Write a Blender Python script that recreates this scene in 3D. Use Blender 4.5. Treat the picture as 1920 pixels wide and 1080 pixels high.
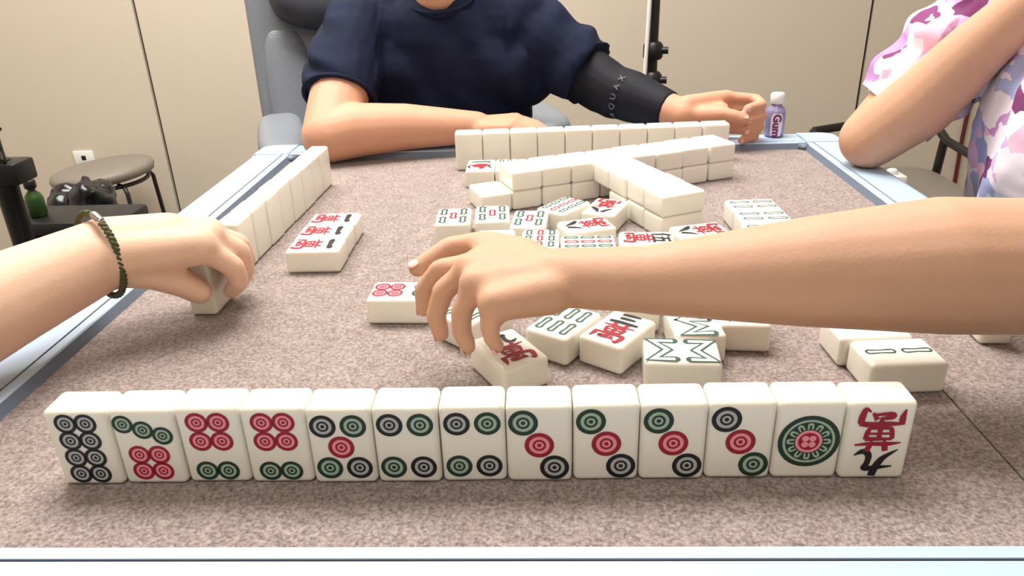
import bpy, bmesh, math, random
from math import sin, cos, pi, radians, sqrt
from mathutils import Vector, Matrix, noise

for o in list(bpy.data.objects): bpy.data.objects.remove(o)
scene = bpy.context.scene
col = scene.collection
S = 0.04                       # one tile width in metres; layout below is in tile widths
FELT = 0.78                    # height of the playing surface above the floor
FL = -FELT / S                 # floor level in tile widths
def W(x, y, z): return Vector(((x - 7) * S, (y - 9) * S, z * S + FELT))

# ---------------------------------------------------------------- camera
CAM = (6.8489, -9.2297, 7.5742); YAW, PITCH, ROLL, FPX = -0.0445, 0.4287, -0.0341, 1417.12
cd = bpy.data.cameras.new('camera'); cam = bpy.data.objects.new('camera', cd); col.objects.link(cam)
fw = Vector((sin(YAW) * cos(PITCH), cos(YAW) * cos(PITCH), -sin(PITCH)))
r0 = Vector((cos(YAW), -sin(YAW), 0)); u0 = r0.cross(fw)
rt = cos(ROLL) * r0 + sin(ROLL) * u0; upv = -sin(ROLL) * r0 + cos(ROLL) * u0
cam.matrix_world = Matrix(((rt.x, upv.x, -fw.x, 0), (rt.y, upv.y, -fw.y, 0), (rt.z, upv.z, -fw.z, 0), (0, 0, 0, 1)))
cam.location = W(*CAM)
cd.sensor_width = 36; cd.lens = FPX / 1920 * 36; cd.clip_start = 0.01
scene.camera = cam

# ---------------------------------------------------------------- world, lamps, exposure
wd = bpy.data.worlds.new('world'); scene.world = wd; wd.use_nodes = True
wd.node_tree.nodes['Background'].inputs[0].default_value = (1.0, 0.97, 0.93, 1)
wd.node_tree.nodes['Background'].inputs[1].default_value = 0.42
scene.view_settings.view_transform = 'Standard'; scene.view_settings.look = 'None'
scene.view_settings.exposure = -0.12; scene.view_settings.gamma = 1
LAMPS = [(3.5, 23.0, 1.2, 0.8, 62.0), (-24.0, 32.0, 0.9, 0.9, 36.0), (4.0, -24.0, 0.9, 0.9, 12.0)]     # x, y, size x, size y (m), watts; last is an added fill for camera-facing sides
LAMP_Z = 2.52
for (lx, ly, sx, sy, pw) in LAMPS:
    ld = bpy.data.lights.new('ceiling_lamp', 'AREA'); ld.shape = 'RECTANGLE'; ld.size = sx; ld.size_y = sy
    ld.energy = pw; ld.color = (1.0, 0.965, 0.91)
    lo = bpy.data.objects.new('ceiling_lamp', ld); col.objects.link(lo)
    p = W(lx, ly, 0); lo.location = (p.x, p.y, LAMP_Z - 0.012)

# ---------------------------------------------------------------- materials
def srgb(r, g, b):
    f = lambda c: c / 12.92 if c <= 0.04045 else ((c + 0.055) / 1.055) ** 2.4
    return (f(r / 255), f(g / 255), f(b / 255), 1)
def mat(name, rgb, rough=0.5, sss=0.0, sssr=(1, .5, .33), ssscale=0.01, coat=0.0, metal=0.0, var=0.0, vscale=20.0, bump=0.0, bscale=200.0, trans=0.0, spec=0.5, emit=0):
    m = bpy.data.materials.new(name); m.use_nodes = True
    nt = m.node_tree; b = nt.nodes['Principled BSDF']
    c = srgb(*rgb)
    b.inputs['Base Color'].default_value = c; b.inputs['Roughness'].default_value = rough
    b.inputs['Metallic'].default_value = metal; b.inputs['Specular IOR Level'].default_value = spec
    b.inputs['Coat Weight'].default_value = coat; b.inputs['Transmission Weight'].default_value = trans
    if sss:
        b.inputs['Subsurface Weight'].default_value = sss; b.inputs['Subsurface Radius'].default_value = sssr
        b.inputs['Subsurface Scale'].default_value = ssscale
    if emit:
        b.inputs['Emission Color'].default_value = c; b.inputs['Emission Strength'].default_value = emit
    if var or bump:
        tc = nt.nodes.new('ShaderNodeTexCoord')
    if var:
        n = nt.nodes.new('ShaderNodeTexNoise'); n.inputs['Scale'].default_value = vscale; n.inputs['Detail'].default_value = 4
        nt.links.new(tc.outputs['Object'], n.inputs['Vector'])
        mx = nt.nodes.new('ShaderNodeMix'); mx.data_type = 'RGBA'
        mx.inputs[6].default_value = tuple(max(0, x * (1 - var)) for x in c[:3]) + (1,)
        mx.inputs[7].default_value = tuple(min(1, x * (1 + var)) for x in c[:3]) + (1,)
        nt.links.new(n.outputs['Fac'], mx.inputs[0]); nt.links.new(mx.outputs[2], b.inputs['Base Color'])
    if bump:
        n2 = nt.nodes.new('ShaderNodeTexNoise'); n2.inputs['Scale'].default_value = bscale; n2.inputs['Detail'].default_value = 3
        nt.links.new(tc.outputs['Object'], n2.inputs['Vector'])
        bp = nt.nodes.new('ShaderNodeBump'); bp.inputs['Strength'].default_value = bump; bp.inputs['Distance'].default_value = 0.002
        nt.links.new(n2.outputs['Fac'], bp.inputs['Height']); nt.links.new(bp.outputs['Normal'], b.inputs['Normal'])
    return m
M = {}
M['tile'] = mat('tile_resin', (240, 237, 226), 0.28, sss=0.25, sssr=(1, .9, .7), ssscale=0.006, coat=0.15)
M['black'] = mat('ink_black', (14, 16, 24), 0.5); M['green'] = mat('ink_green', (18, 52, 38), 0.5); M['red'] = mat('ink_red', (150, 14, 42), 0.5)
M['sgreen'] = mat('ink_sea_green', (44, 82, 68), 0.5)
M['tmint'] = mat('groove_mint', (226, 234, 226), 0.5)
M['tblack'] = mat('groove_grey', (178, 182, 184), 0.5); M['tgreen'] = mat('groove_green', (164, 186, 170), 0.5); M['tred'] = mat('groove_pink', (240, 150, 164), 0.5)
M['rim'] = mat('pale_blue_plastic', (178, 199, 222), 0.42, coat=0.1, bump=0.04, bscale=900)
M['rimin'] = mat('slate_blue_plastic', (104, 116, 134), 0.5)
M['dark'] = mat('black_plastic', (18, 18, 20), 0.45); M['blackmetal'] = mat('black_metal', (20, 19, 20), 0.35, spec=0.6)
M['skin1'] = mat('skin_tan', (208, 156, 128), 0.56, spec=0.35, sss=0.2, ssscale=0.008, var=0.06, vscale=35, bump=0.12, bscale=420)
M['skin2'] = mat('skin_light', (226, 188, 163), 0.56, spec=0.35, sss=0.2, ssscale=0.008, var=0.05, vscale=35, bump=0.12, bscale=420)
M['skin3'] = mat('skin_warm', (201, 158, 131), 0.56, spec=0.35, sss=0.2, ssscale=0.008, var=0.06, vscale=35, bump=0.12, bscale=420)
M['nail'] = mat('fingernail', (236, 178, 166), 0.25, coat=0.3)
M['navy'] = mat('navy_cotton', (22, 28, 52), 0.85, var=0.12, vscale=60, bump=0.25, bscale=900, spec=0.2)
M['sleeve'] = mat('black_stretch_fabric', (14, 16, 26), 0.7, bump=0.15, bscale=900, spec=0.3)
M['lightprint'] = mat('grey_print', (104, 108, 120), 0.6)
M['pinkcloth'] = mat('pale_pink_cotton', (232, 198, 196), 0.8, bump=0.2, bscale=700)
M['leather'] = mat('grey_leather', (118, 123, 131), 0.42, var=0.08, vscale=12, bump=0.25, bscale=260)
M['leatherdark'] = mat('charcoal_leather', (70, 73, 82), 0.45, var=0.1, vscale=14, bump=0.25, bscale=260)
M['stool'] = mat('taupe_vinyl', (132, 124, 115), 0.5, bump=0.15, bscale=300)
M['wall'] = mat('beige_wall_panel', (208, 196, 179), 0.55, var=0.02, vscale=2.0)
M['seam'] = mat('dark_joint', (40, 32, 28), 0.7)
M['wall2'] = mat('warm_white_paint', (214, 205, 192), 0.7)
M['ceil'] = mat('white_ceiling', (236, 234, 228), 0.8)
M['floor'] = mat('grey_floor', (120, 112, 104), 0.45, var=0.1, vscale=6)
M['white'] = mat('white_plastic', (238, 238, 236), 0.4)
M['cable'] = mat('white_cable', (232, 232, 230), 0.45)
M['redcord'] = mat('dark_red_cord', (92, 26, 22), 0.6)
M['bag'] = mat('black_bin_bag', (16, 16, 18), 0.22, spec=0.6, bump=0.5, bscale=40)
M['greenp'] = mat('green_plastic', (40, 70, 28), 0.35)
M['purple'] = mat('lilac_plastic', (142, 136, 176), 0.25, coat=0.3)
M['gumtext'] = mat('plum_print', (112, 24, 92), 0.5)
M['labelw'] = mat('white_label', (240, 228, 240), 0.45)
M['hair'] = mat('black_hair', (22, 18, 17), 0.5, bump=0.6, bscale=300)
M['trouser'] = mat('dark_trousers', (38, 40, 48), 0.8)
M['eye'] = mat('eye_white', (235, 232, 228), 0.2); M['iris'] = mat('iris_brown', (38, 24, 18), 0.2); M['lip'] = mat('lip', (176, 98, 88), 0.45)
M['brace'] = mat('olive_braid', (70, 74, 34), 0.55, var=0.5, vscale=260, bump=0.6, bscale=500)
M['silver'] = mat('silver', (190, 190, 190), 0.25, metal=1.0)
M['glow'] = mat('lamp_diffuser', (255, 250, 240), 0.5, emit=1.2)

def felt_material():
    m = bpy.data.materials.new('taupe_speckled_felt'); m.use_nodes = True; nt = m.node_tree; b = nt.nodes['Principled BSDF']
    b.inputs['Roughness'].default_value = 0.9; b.inputs['Specular IOR Level'].default_value = 0.15
    b.inputs['Sheen Weight'].default_value = 0.25; b.inputs['Sheen Roughness'].default_value = 0.5
    tc = nt.nodes.new('ShaderNodeTexCoord')
    n1 = nt.nodes.new('ShaderNodeTexNoise'); n1.inputs['Scale'].default_value = 420; n1.inputs['Detail'].default_value = 3; n1.inputs['Roughness'].default_value = 0.7
    n2 = nt.nodes.new('ShaderNodeTexNoise'); n2.inputs['Scale'].default_value = 46; n2.inputs['Detail'].default_value = 4
    for n in (n1, n2): nt.links.new(tc.outputs['Object'], n.inputs['Vector'])
    r1 = nt.nodes.new('ShaderNodeValToRGB'); e = r1.color_ramp.elements
    e[0].position = 0.34; e[0].color = srgb(110, 97, 93); e[1].position = 0.68; e[1].color = srgb(180, 165, 159)
    nt.links.new(n1.outputs['Fac'], r1.inputs[0])
    mx = nt.nodes.new('ShaderNodeMix'); mx.data_type = 'RGBA'; mx.blend_type = 'MULTIPLY'; mx.inputs[0].default_value = 1
    r2 = nt.nodes.new('ShaderNodeValToRGB'); e = r2.color_ramp.elements
    e[0].position = 0.3; e[0].color = (0.86, 0.84, 0.83, 1); e[1].position = 0.7; e[1].color = (1, 1, 1, 1)
    nt.links.new(n2.outputs['Fac'], r2.inputs[0])
    nt.links.new(r1.outputs[0], mx.inputs[6]); nt.links.new(r2.outputs[0], mx.inputs[7]); nt.links.new(mx.outputs[2], b.inputs['Base Color'])
    bp = nt.nodes.new('ShaderNodeBump'); bp.inputs['Strength'].default_value = 0.25; bp.inputs['Distance'].default_value = 0.001
    nt.links.new(n1.outputs['Fac'], bp.inputs['Height']); nt.links.new(bp.outputs['Normal'], b.inputs['Normal'])
    return m
M['felt'] = felt_material()
def floral_material():
    m = bpy.data.materials.new('pink_lilac_print_cotton'); m.use_nodes = True; nt = m.node_tree; b = nt.nodes['Principled BSDF']
    b.inputs['Roughness'].default_value = 0.8; b.inputs['Specular IOR Level'].default_value = 0.2
    tc = nt.nodes.new('ShaderNodeTexCoord')
    wn = nt.nodes.new('ShaderNodeTexNoise'); wn.inputs['Scale'].default_value = 14; wn.inputs['Detail'].default_value = 3
    nt.links.new(tc.outputs['Object'], wn.inputs['Vector'])
    ad = nt.nodes.new('ShaderNodeMix'); ad.data_type = 'RGBA'; ad.blend_type = 'ADD'; ad.inputs[0].default_value = 0.09
    nt.links.new(tc.outputs['Object'], ad.inputs[6]); nt.links.new(wn.outputs['Color'], ad.inputs[7])
    vo = nt.nodes.new('ShaderNodeTexVoronoi'); vo.inputs['Scale'].default_value = 33; vo.inputs['Randomness'].default_value = 1
    nt.links.new(ad.outputs[2], vo.inputs['Vector'])
    sp = nt.nodes.new('ShaderNodeSeparateColor'); nt.links.new(vo.outputs['Color'], sp.inputs[0])
    r = nt.nodes.new('ShaderNodeValToRGB'); r.color_ramp.interpolation = 'CONSTANT'
    cs = [(0, (240, 230, 240)), (.24, (214, 178, 222)), (.4, (236, 190, 214)), (.54, (176, 184, 226)), (.62, (240, 230, 236)), (.72, (190, 142, 198)), (.82, (126, 66, 112)), (.88, (206, 226, 234)), (.95, (150, 158, 206))]
    e = r.color_ramp.elements
    e[0].position = 0; e[0].color = srgb(*cs[0][1]); e[1].position = cs[1][0]; e[1].color = srgb(*cs[1][1])
    for q, c in cs[2:]:
        k = e.new(q); k.color = srgb(*c)
    nt.links.new(sp.outputs[0], r.inputs[0]); nt.links.new(r.outputs[0], b.inputs['Base Color'])
    return m
M['floral'] = floral_material()

# ---------------------------------------------------------------- mesh helpers (layout units in, metres out)
class MB:
    def __init__(s): s.v = []; s.f = []; s.m = []; s.mats = []
    def mi(s, name):
        if name not in s.mats: s.mats.append(name)
        return s.mats.index(name)
    def add(s, vs, fs, m):
        o = len(s.v); k = s.mi(m); s.v += [tuple(q) for q in vs]
        for f in fs: s.f.append([i + o for i in f]); s.m.append(k)
    def bm(s, b, m):
        b.verts.index_update(); s.add([v.co for v in b.verts], [[v.index for v in f.verts] for f in b.faces], m); b.free()
    def box(s, x0, x1, y0, y1, z0, z1, m, bev=0.0, seg=2):
        b = bmesh.new(); bmesh.ops.create_cube(b, size=1)
        for v in b.verts: v.co = Vector(((x0 + x1) / 2 + v.co.x * (x1 - x0), (y0 + y1) / 2 + v.co.y * (y1 - y0), (z0 + z1) / 2 + v.co.z * (z1 - z0)))
        if bev: bmesh.ops.bevel(b, geom=b.edges[:], offset=bev, segments=seg, profile=0.5, affect='EDGES', clamp_overlap=True)
        s.bm(b, m)
    def sell(s, c, r, m, e=0.5, nu=28, nv=16, rot=None):      # super-ellipsoid cushion
        pw = lambda a, k: math.copysign(abs(a) ** k, a)
        vs = []
        for j in range(nv + 1):
            t = -pi / 2 + pi * j / nv
            for i in range(nu):
                a = 2 * pi * i / nu
                q = Vector((r[0] * pw(cos(t), e) * pw(cos(a), e), r[1] * pw(cos(t), e) * pw(sin(a), e), r[2] * pw(sin(t), e)))
                if rot: q = rot @ q
                vs.append(q + Vector(c))
        fs = []
        for j in range(nv):
            for i in range(nu):
                fs.append([j * nu + i, j * nu + (i + 1) % nu, (j + 1) * nu + (i + 1) % nu, (j + 1) * nu + i])
        s.add(vs, fs, m)
    def lathe(s, c, prof, m, n=32, rot=None):
        vs = []
        for (r, z) in prof:
            for i in range(n):
                a = 2 * pi * i / n; q = Vector((r * cos(a), r * sin(a), z))
                if rot: q = rot @ q
                vs.append(q + Vector(c))
        fs = []
        for j in range(len(prof) - 1):
            for i in range(n): fs.append([j * n + i, j * n + (i + 1) % n, (j + 1) * n + (i + 1) % n, (j + 1) * n + i])
        fs.append(list(range(n))[::-1]); fs.append([(len(prof) - 1) * n + i for i in range(n)])
        s.add(vs, fs, m)
    def tube(s, pts, rad, m, n=10, cap=True):
        pts = [Vector(p) for p in pts]; k = len(pts)
        rads = rad if isinstance(rad, (list, tuple)) else [rad] * k
        vs = []; ref = None
        for i, p in enumerate(pts):
            t = (pts[min(i + 1, k - 1)] - pts[max(i - 1, 0)]).normalized()
            if ref is None: ref = t.orthogonal().normalized()
            ref = (ref - t * ref.dot(t)).normalized(); bb = t.cross(ref)
            for j in range(n):
                a = 2 * pi * j / n; vs.append(p + rads[i] * (cos(a) * ref + sin(a) * bb))
        fs = []
        for i in range(k - 1):
            for j in range(n): fs.append([i * n + j, i * n + (j + 1) % n, (i + 1) * n + (j + 1) % n, (i + 1) * n + j])
        if cap: fs.append(list(range(n))[::-1]); fs.append([(k - 1) * n + j for j in range(n)])
        s.add(vs, fs, m)
    def capsule(s, p0, p1, a, b, m='skin1', flat=None, n=18, round0=True, round1=True):
        p0, p1 = Vector(p0), Vector(p1); ax = p1 - p0; L = ax.length or 1e-6; t = ax / L
        e1 = (Vector(flat[0]) - t * t.dot(Vector(flat[0]))).normalized() if flat else t.orthogonal().normalized()
        e2 = t.cross(e1); k1 = flat[1] if flat else 1
        prof = []
        H = 6
        if round0:
            for i in range(H): th = pi / 2 * (1 - i / H); prof.append((-a * sin(th), max(a * cos(th), a * .02)))
        else: prof.append((0, a * .02))
        prof.append((0, a)); prof.append((L, b))
        if round1:
            for i in range(1, H + 1): th = pi / 2 * i / H; prof.append((L + b * sin(th), max(b * cos(th), b * .02)))
        else: prof.append((L, b * .02))
        vs = []
        for d, r in prof:
            for j in range(n):
                q = 2 * pi * j / n; vs.append(p0 + t * d + e1 * (r * k1 * cos(q)) + e2 * (r * sin(q)))
        fs = []
        for i in range(len(prof) - 1):
            for j in range(n): fs.append([i * n + j, i * n + (j + 1) % n, (i + 1) * n + (j + 1) % n, (i + 1) * n + j])
        fs.append(list(range(n))[::-1]); fs.append([(len(prof) - 1) * n + j for j in range(n)])
        s.add(vs, fs, m)
    def mesh(s, name, origin=(7, 9, -1e9), smooth=True, raw=False):
        me = bpy.data.meshes.new(name)
        if raw: vs = [tuple(c * S for c in q) for q in s.v]
        else:
            O = W(*origin); vs = [tuple(W(*q) - O) for q in s.v]
        me.from_pydata(vs, [], s.f)
        for q in s.mats: me.materials.append(M[q])
        me.polygons.foreach_set('material_index', s.m)
        if smooth: me.polygons.foreach_set('use_smooth', [True] * len(me.polygons))
        me.update(); return me

def link(name, me, parent=None):
    o = bpy.data.objects.new(name, me); col.objects.link(o)
    if parent: o.parent = parent
    return o
def tag(o, label=None, cat=None, group=None, kind=None):
    if label: o['label'] = label
    if cat: o['category'] = cat
    if group: o['group'] = group
    if kind: o['kind'] = kind
    return o
def smooth_by_angle(o, ang=40):
    me = o.data
    me.polygons.foreach_set('use_smooth', [True] * len(me.polygons))
    b = bmesh.new(); b.from_mesh(me); lim = radians(ang)
    for e in b.edges: e.smooth = len(e.link_faces) == 2 and e.calc_face_angle(0) < lim
    b.to_mesh(me); b.free()
def thing(name, origin, label, cat, group=None):
    o = link(name, None); o.location = W(*origin); tag(o, label, cat, group); return o
def part(name, mb, parent, origin, ang=40, label=None):
    o = link(name, mb.mesh(name, origin), parent); smooth_by_angle(o, ang)
    if label: o['label'] = label
    return o
def solid(name, mb, origin, label=None, cat=None, group=None, kind=None, ang=40):
    o = link(name, mb.mesh(name, origin)); o.location = W(*origin); smooth_by_angle(o, ang); return tag(o, label, cat, group, kind)
def blob(name, mb, origin, mname, voxel=0.07, it=8, disp=None, parent=None):
    """union of closed shapes -> one continuous smoothed surface"""
    me = mb.mesh(name + '_raw', origin)
    o = bpy.data.objects.new(name, me); col.objects.link(o)
    r = o.modifiers.new('r', 'REMESH'); r.mode = 'VOXEL'; r.voxel_size = voxel * S; r.use_smooth_shade = True
    k = o.modifiers.new('s', 'SMOOTH'); k.factor = 0.5; k.iterations = it
    dg = bpy.context.evaluated_depsgraph_get(); dg.update()
    nm = bpy.data.meshes.new_from_object(o.evaluated_get(dg))
    o.modifiers.clear(); o.data = nm; nm.name = name; bpy.data.meshes.remove(me)
    nm.materials.clear(); nm.materials.append(M[mname])
    if disp:
        ns = [Vector(n.vector) for n in nm.vertex_normals]
        for v, n in zip(nm.vertices, ns):
            q = v.co / S + Vector(origin); v.co += n * (disp(q, n) * S)
    nm.polygons.foreach_set('use_smooth', [True] * len(nm.polygons))
    nm.polygons.foreach_set('material_index', [0] * len(nm.polygons)); nm.update()
    if parent: o.parent = parent
    else: o.location = W(*origin)
    return o

# ================================================================ the room
WY = 55.0; SEAMS = [-55.5, -25.9, 3.65, 33.2, 62.8]; RX = 62.0; LX = -55.0; CZ = FL + 65.0
wall = MB(); wall.box(LX, RX, WY + .3, WY + 2, FL, CZ, 'seam'); wb = solid('wall_back', wall, (3, WY, FL), kind='structure')
for a, b in zip(SEAMS[:-1], SEAMS[1:]):
    q = MB(); q.box(max(a, LX) + .11, min(b, RX) - .11, WY, WY + .35, FL, CZ, 'wall', .03, 1)
    part('panel', q, wb, (3, WY, FL))
q = MB(); q.box(LX - 2, LX, -45, WY + 2, FL, CZ, 'wall2'); solid('wall_left', q, (LX, 0, FL), kind='structure')
q = MB(); q.box(RX, RX + 2, -45, WY + 2, FL, CZ, 'wall'); solid('wall_right', q, (RX, 0, FL), kind='structure')
q = MB(); q.box(LX - 2, RX + 2, -45, WY + 2, FL - 1, FL, 'floor'); solid('floor', q, (3, 0, FL), kind='structure')
q = MB(); q.box(LX - 2, RX + 2, -47, -45, FL, CZ, 'wall2'); solid('wall_front', q, (3, -45, FL), kind='structure')
q = MB(); q.box(LX - 2, RX + 2, -45, WY + 2, CZ, CZ + 1, 'ceil'); solid('ceiling', q, (3, 0, CZ), kind='structure')
lamp_words = ['white ceiling light panel above the mahjong table', 'white ceiling light panel above the round stool side of the room', 'added fill light panel on the ceiling behind the front row of tiles']
for (lx, ly, sx, sy, pw), lw in zip(LAMPS, lamp_words):
    hx, hy = sx / S / 2 + .4, sy / S / 2 + .4; zc = (LAMP_Z - FELT) / S
    t = thing('ceiling_light', (lx, ly, CZ), lw, 'light')  # last panel only houses the added fill light behind the camera
    q = MB(); q.box(lx - hx, lx + hx, ly - hy, ly + hy, zc + .5, CZ, 'white', .1); part('housing', q, t, (lx, ly, CZ))
    q = MB(); q.box(lx - hx + .4, lx + hx - .4, ly - hy + .4, ly + hy - .4, zc + .2, zc + .55, 'glow'); part('diffuser', q, t, (lx, ly, CZ))

# ================================================================ mahjong table
TL, TR, TB, TF = -3.07, 17.05, 19.82, -1.48
OL, OR, OB, OF = -4.58, 18.57, 21.42, -3.06
HR = .245; CX, CY = (TL + TR) / 2, (TB + TF) / 2
TO = (CX, CY, FL)
table = thing('mahjong_table', TO, 'square mahjong table with a pale blue rim and taupe felt top', 'table')
q = MB(); q.box(TL - .2, 14.005, TF - .2, TB + .2, -.35, 0, 'felt'); q.box(14.005, TR + .2, 4.6, TB + .2, -.35, 0, 'felt'); part('playing_surface', q, table, TO)
q = MB(); q.box(14.04, TR + .2, TF - .2, 4.59, -.35, 0, 'felt'); part('felt_flap', q, table, TO)
q = MB(); q.box(14.0, 14.05, TF - .2, 4.6, -.36, -.03, 'seam'); part('felt_seam', q, table, TO)
INS = .094; GR = .26; GW = .028; CC = 1.1            # inner lip slope, groove position, corner block
def rail(axis, a0, a1, inner, outer, sgn):
    """rail along axis from a0 to a1; inner/outer = coordinates of the inner lip and outer edge"""
    g = inner + sgn * GR; w = sgn * GW
    prof = [(inner - sgn * INS, 0), (inner, HR - .03), (inner + sgn * .03, HR), (g - w, HR), (g - w, HR - .03), (g + w, HR - .03), (g + w, HR),
            (outer - sgn * .22, HR), (outer - sgn * .05, HR - .07), (outer, HR - .25), (outer, -1.3), (inner - sgn * INS, -1.3)]
    v = []
    for a in (a0, a1):
        for d, z in prof: v.append((a, d, z) if axis == 'x' else (d, a, z))
    n = len(prof); mb = MB()
    for i in range(n):
        j = (i + 1) % n
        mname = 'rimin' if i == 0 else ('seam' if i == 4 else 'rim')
        mb.add([v[i], v[j], v[n + j], v[n + i]], [[0, 1, 2, 3]], mname)
    mb.add(v[:n], [list(range(n))], 'rim'); mb.add(v[n:], [list(range(n))], 'rim')
    return mb
def rail_obj(mb):
    o = link('rim_rail', mb.mesh('rim_rail', TO), table)
    b = bmesh.new(); b.from_mesh(o.data); bmesh.ops.remove_doubles(b, verts=b.verts[:], dist=1e-6); bmesh.ops.recalc_face_normals(b, faces=b.faces[:]); b.to_mesh(o.data); b.free()
    smooth_by_angle(o, 20)
for r in (rail('x', TL, TR, TF, OF, -1), rail('x', TL, TR, TB, OB, 1), rail('y', TF, TB, TL, OL, -1), rail('y', TF, TB, TR, OR, 1)): rail_obj(r)
for sx in (-1, 1):
    for sy in (-1, 1):
        ix = TL if sx < 0 else TR; iy = TF if sy < 0 else TB; ox = OL if sx < 0 else OR; oy = OF if sy < 0 else OB
        # corner block with a rounded outer corner and a short diagonal at the inner corner
        R = .55; pts = [(ix - sx * .32, iy - sy * .01), (ix - sx * .01, iy - sy * .32), (ix - sx*.01, iy), (ix, oy)]
        pts = [(ix, iy), (ix, oy)]
        for k in range(7):
            a = pi / 2 * k / 6; pts.append((ox - sx * R + sx * R * sin(a), oy - sy * R + sy * R * cos(a)))
        pts.append((ox, iy))
        mb = MB(); n = len(pts)
        vs = [(x, y, HR + .004) for x, y in pts] + [(x, y, -1.3) for x, y in pts]
        mb.add(vs, [list(range(n)), [n + i for i in range(n)][::-1]] + [[i, (i + 1) % n, n + (i + 1) % n, n + i] for i in range(n)], 'rim')
        o = link('corner_block', mb.mesh('corner_block', TO), table)
        b = bmesh.new(); b.from_mesh(o.data); bmesh.ops.recalc_face_normals(b, faces=b.faces[:])
        bmesh.ops.bevel(b, geom=[e for e in b.edges if all(v.co.z > (FELT - FELT) + (-FL + HR - .1) * S for v in e.verts)], offset=.07 * S, segments=2, affect='EDGES'); b.to_mesh(o.data); b.free(); smooth_by_angle(o, 40)
        # inner diagonal fillet at the felt corner
        mb = MB(); c = .34; zt = HR - .012
        a0 = (ix + sx * .05, iy + sy * .05); a1 = (ix - sx * c, iy + sy * .05); a2 = (ix + sx * .05, iy - sy * c)
        vs = [(*a0, zt), (*a1, zt), (*a2, zt), (*a0, 0), (a1[0] - sx * .12, a1[1], 0), (a2[0], a2[1] - sy * .12, 0)]
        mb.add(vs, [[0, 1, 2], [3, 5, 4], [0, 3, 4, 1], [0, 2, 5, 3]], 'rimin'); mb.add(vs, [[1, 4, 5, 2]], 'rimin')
        o = link('corner_fillet', mb.mesh('corner_fillet', TO), table)
        b = bmesh.new(); b.from_mesh(o.data); bmesh.ops.remove_doubles(b, verts=b.verts[:], dist=1e-6); bmesh.ops.recalc_face_normals(b, faces=b.faces[:]); b.to_mesh(o.data); b.free()
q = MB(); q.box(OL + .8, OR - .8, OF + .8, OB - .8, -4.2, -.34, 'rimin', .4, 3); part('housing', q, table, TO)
q = MB(); q.box(CX - 2.2, CX + 2.2, CY - 2.2, CY + 2.2, FL + 1.6, -4.1, 'rim', .5, 3); part('column', q, table, TO)
q = MB(); q.box(CX - 6.5, CX + 6.5, CY - 6.5, CY + 6.5, FL, FL + 1.7, 'rim', .5, 3); part('base', q, table, TO)

# ================================================================ mahjong tiles
TW, TH, TD = .984, 1.387, .62
def tile_body():
    b = bmesh.new(); bmesh.ops.create_cube(b, size=1)
    for v in b.verts: v.co = Vector((v.co.x * TW, v.co.y * TH, v.co.z * TD))
    bmesh.ops.bevel(b, geom=b.edges[:] + b.verts[:], offset=.095, segments=5, profile=0.5, affect='EDGES')
    mb = MB(); mb.bm(b, 'tile'); me = mb.mesh('tile_body', raw=True)
    return me
TILE = tile_body()
class Face(MB):
    def poly(s, pts, m, z=.006): s.add([(x, y, TD / 2 + z) for x, y in pts], [list(range(len(pts)))], m)
    def strip(s, a, b, m, z=.006, closed=False):
        n = len(a); vs = [(x, y, TD / 2 + z) for x, y in a] + [(x, y, TD / 2 + z) for x, y in b]
        s.add(vs, [[i, (i + 1) % n, n + (i + 1) % n, n + i] for i in range(n if closed else n - 1)], m)
    def ring(s, x, y, r0, r1, m, z=.006, n=32):
        a = [2 * pi * i / n for i in range(n)]
        s.strip([(x + r1 * cos(t), y + r1 * sin(t)) for t in a], [(x + r0 * cos(t), y + r0 * sin(t)) for t in a], m, z, True)
    def disc(s, x, y, r, m, z=.006, n=28): s.poly([(x + r * cos(2 * pi * i / n), y + r * sin(2 * pi * i / n)) for i in range(n)], m, z)
    def pin(s, x, y, r, c):
        s.disc(x, y, r * .97, 't' + c, .003); s.ring(x, y, r * .7, r, c); s.ring(x, y, r * .3, r * .46, c); s.disc(x, y, r * .15, c)
    def stick(s, x, y, L, wd, c, a=0.0, t=.036):
        o = []; i_ = []; n = 10
        def outline(hw, hl):
            p = []
            for k in range(n + 1): th = pi * k / n; p.append((hw * cos(th), hl - hw + hw * sin(th)))
            p.append((-hw * .78, .03)); p.append((-hw * .78, -.03))
            for k in range(n + 1): th = pi + pi * k / n; p.append((hw * cos(th), -hl + hw + hw * sin(th)))
            p.append((hw * .78, -.03)); p.append((hw * .78, .03))
            return [(x + u * cos(a) - v * sin(a), y + u * sin(a) + v * cos(a)) for u, v in p]
        s.strip(outline(wd / 2, L / 2), outline(wd / 2 - t, L / 2 - t), 'sgreen' if c == 'green' else c, closed=True)
    def brush(s, pts, x, y, sx, sy, m):
        """pts: (u, v, half width) along a brush stroke"""
        P = []
        for i in range(len(pts) - 1):                      # Catmull-Rom resampling
            p0 = pts[max(i - 1, 0)]; p1 = pts[i]; p2 = pts[i + 1]; p3 = pts[min(i + 2, len(pts) - 1)]
            for k in range(5):
                t = k / 5
                P.append(tuple(.5 * ((2 * p1[j]) + (-p0[j] + p2[j]) * t + (2 * p0[j] - 5 * p1[j] + 4 * p2[j] - p3[j]) * t * t + (-p0[j] + 3 * p1[j] - 3 * p2[j] + p3[j]) * t ** 3) for j in range(3)))
        P.append(pts[-1]); A = []; B = []
        for i, (u, v, w) in enumerate(P):
            q = P[min(i + 1, len(P) - 1)]; r = P[max(i - 1, 0)]
            dx, dy = q[0] - r[0], q[1] - r[1]; L = sqrt(dx * dx + dy * dy) or 1
            nx, ny = -dy / L * w * 1.5, dx / L * w * 1.5
            A.append((x + (u + nx) * sx, y + (v + ny) * sy)); B.append((x + (u - nx) * sx, y + (v - ny) * sy))
        s.zs = getattr(s, 'zs', .006) + .0004; s.strip(A, B, m, s.zs)
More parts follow.
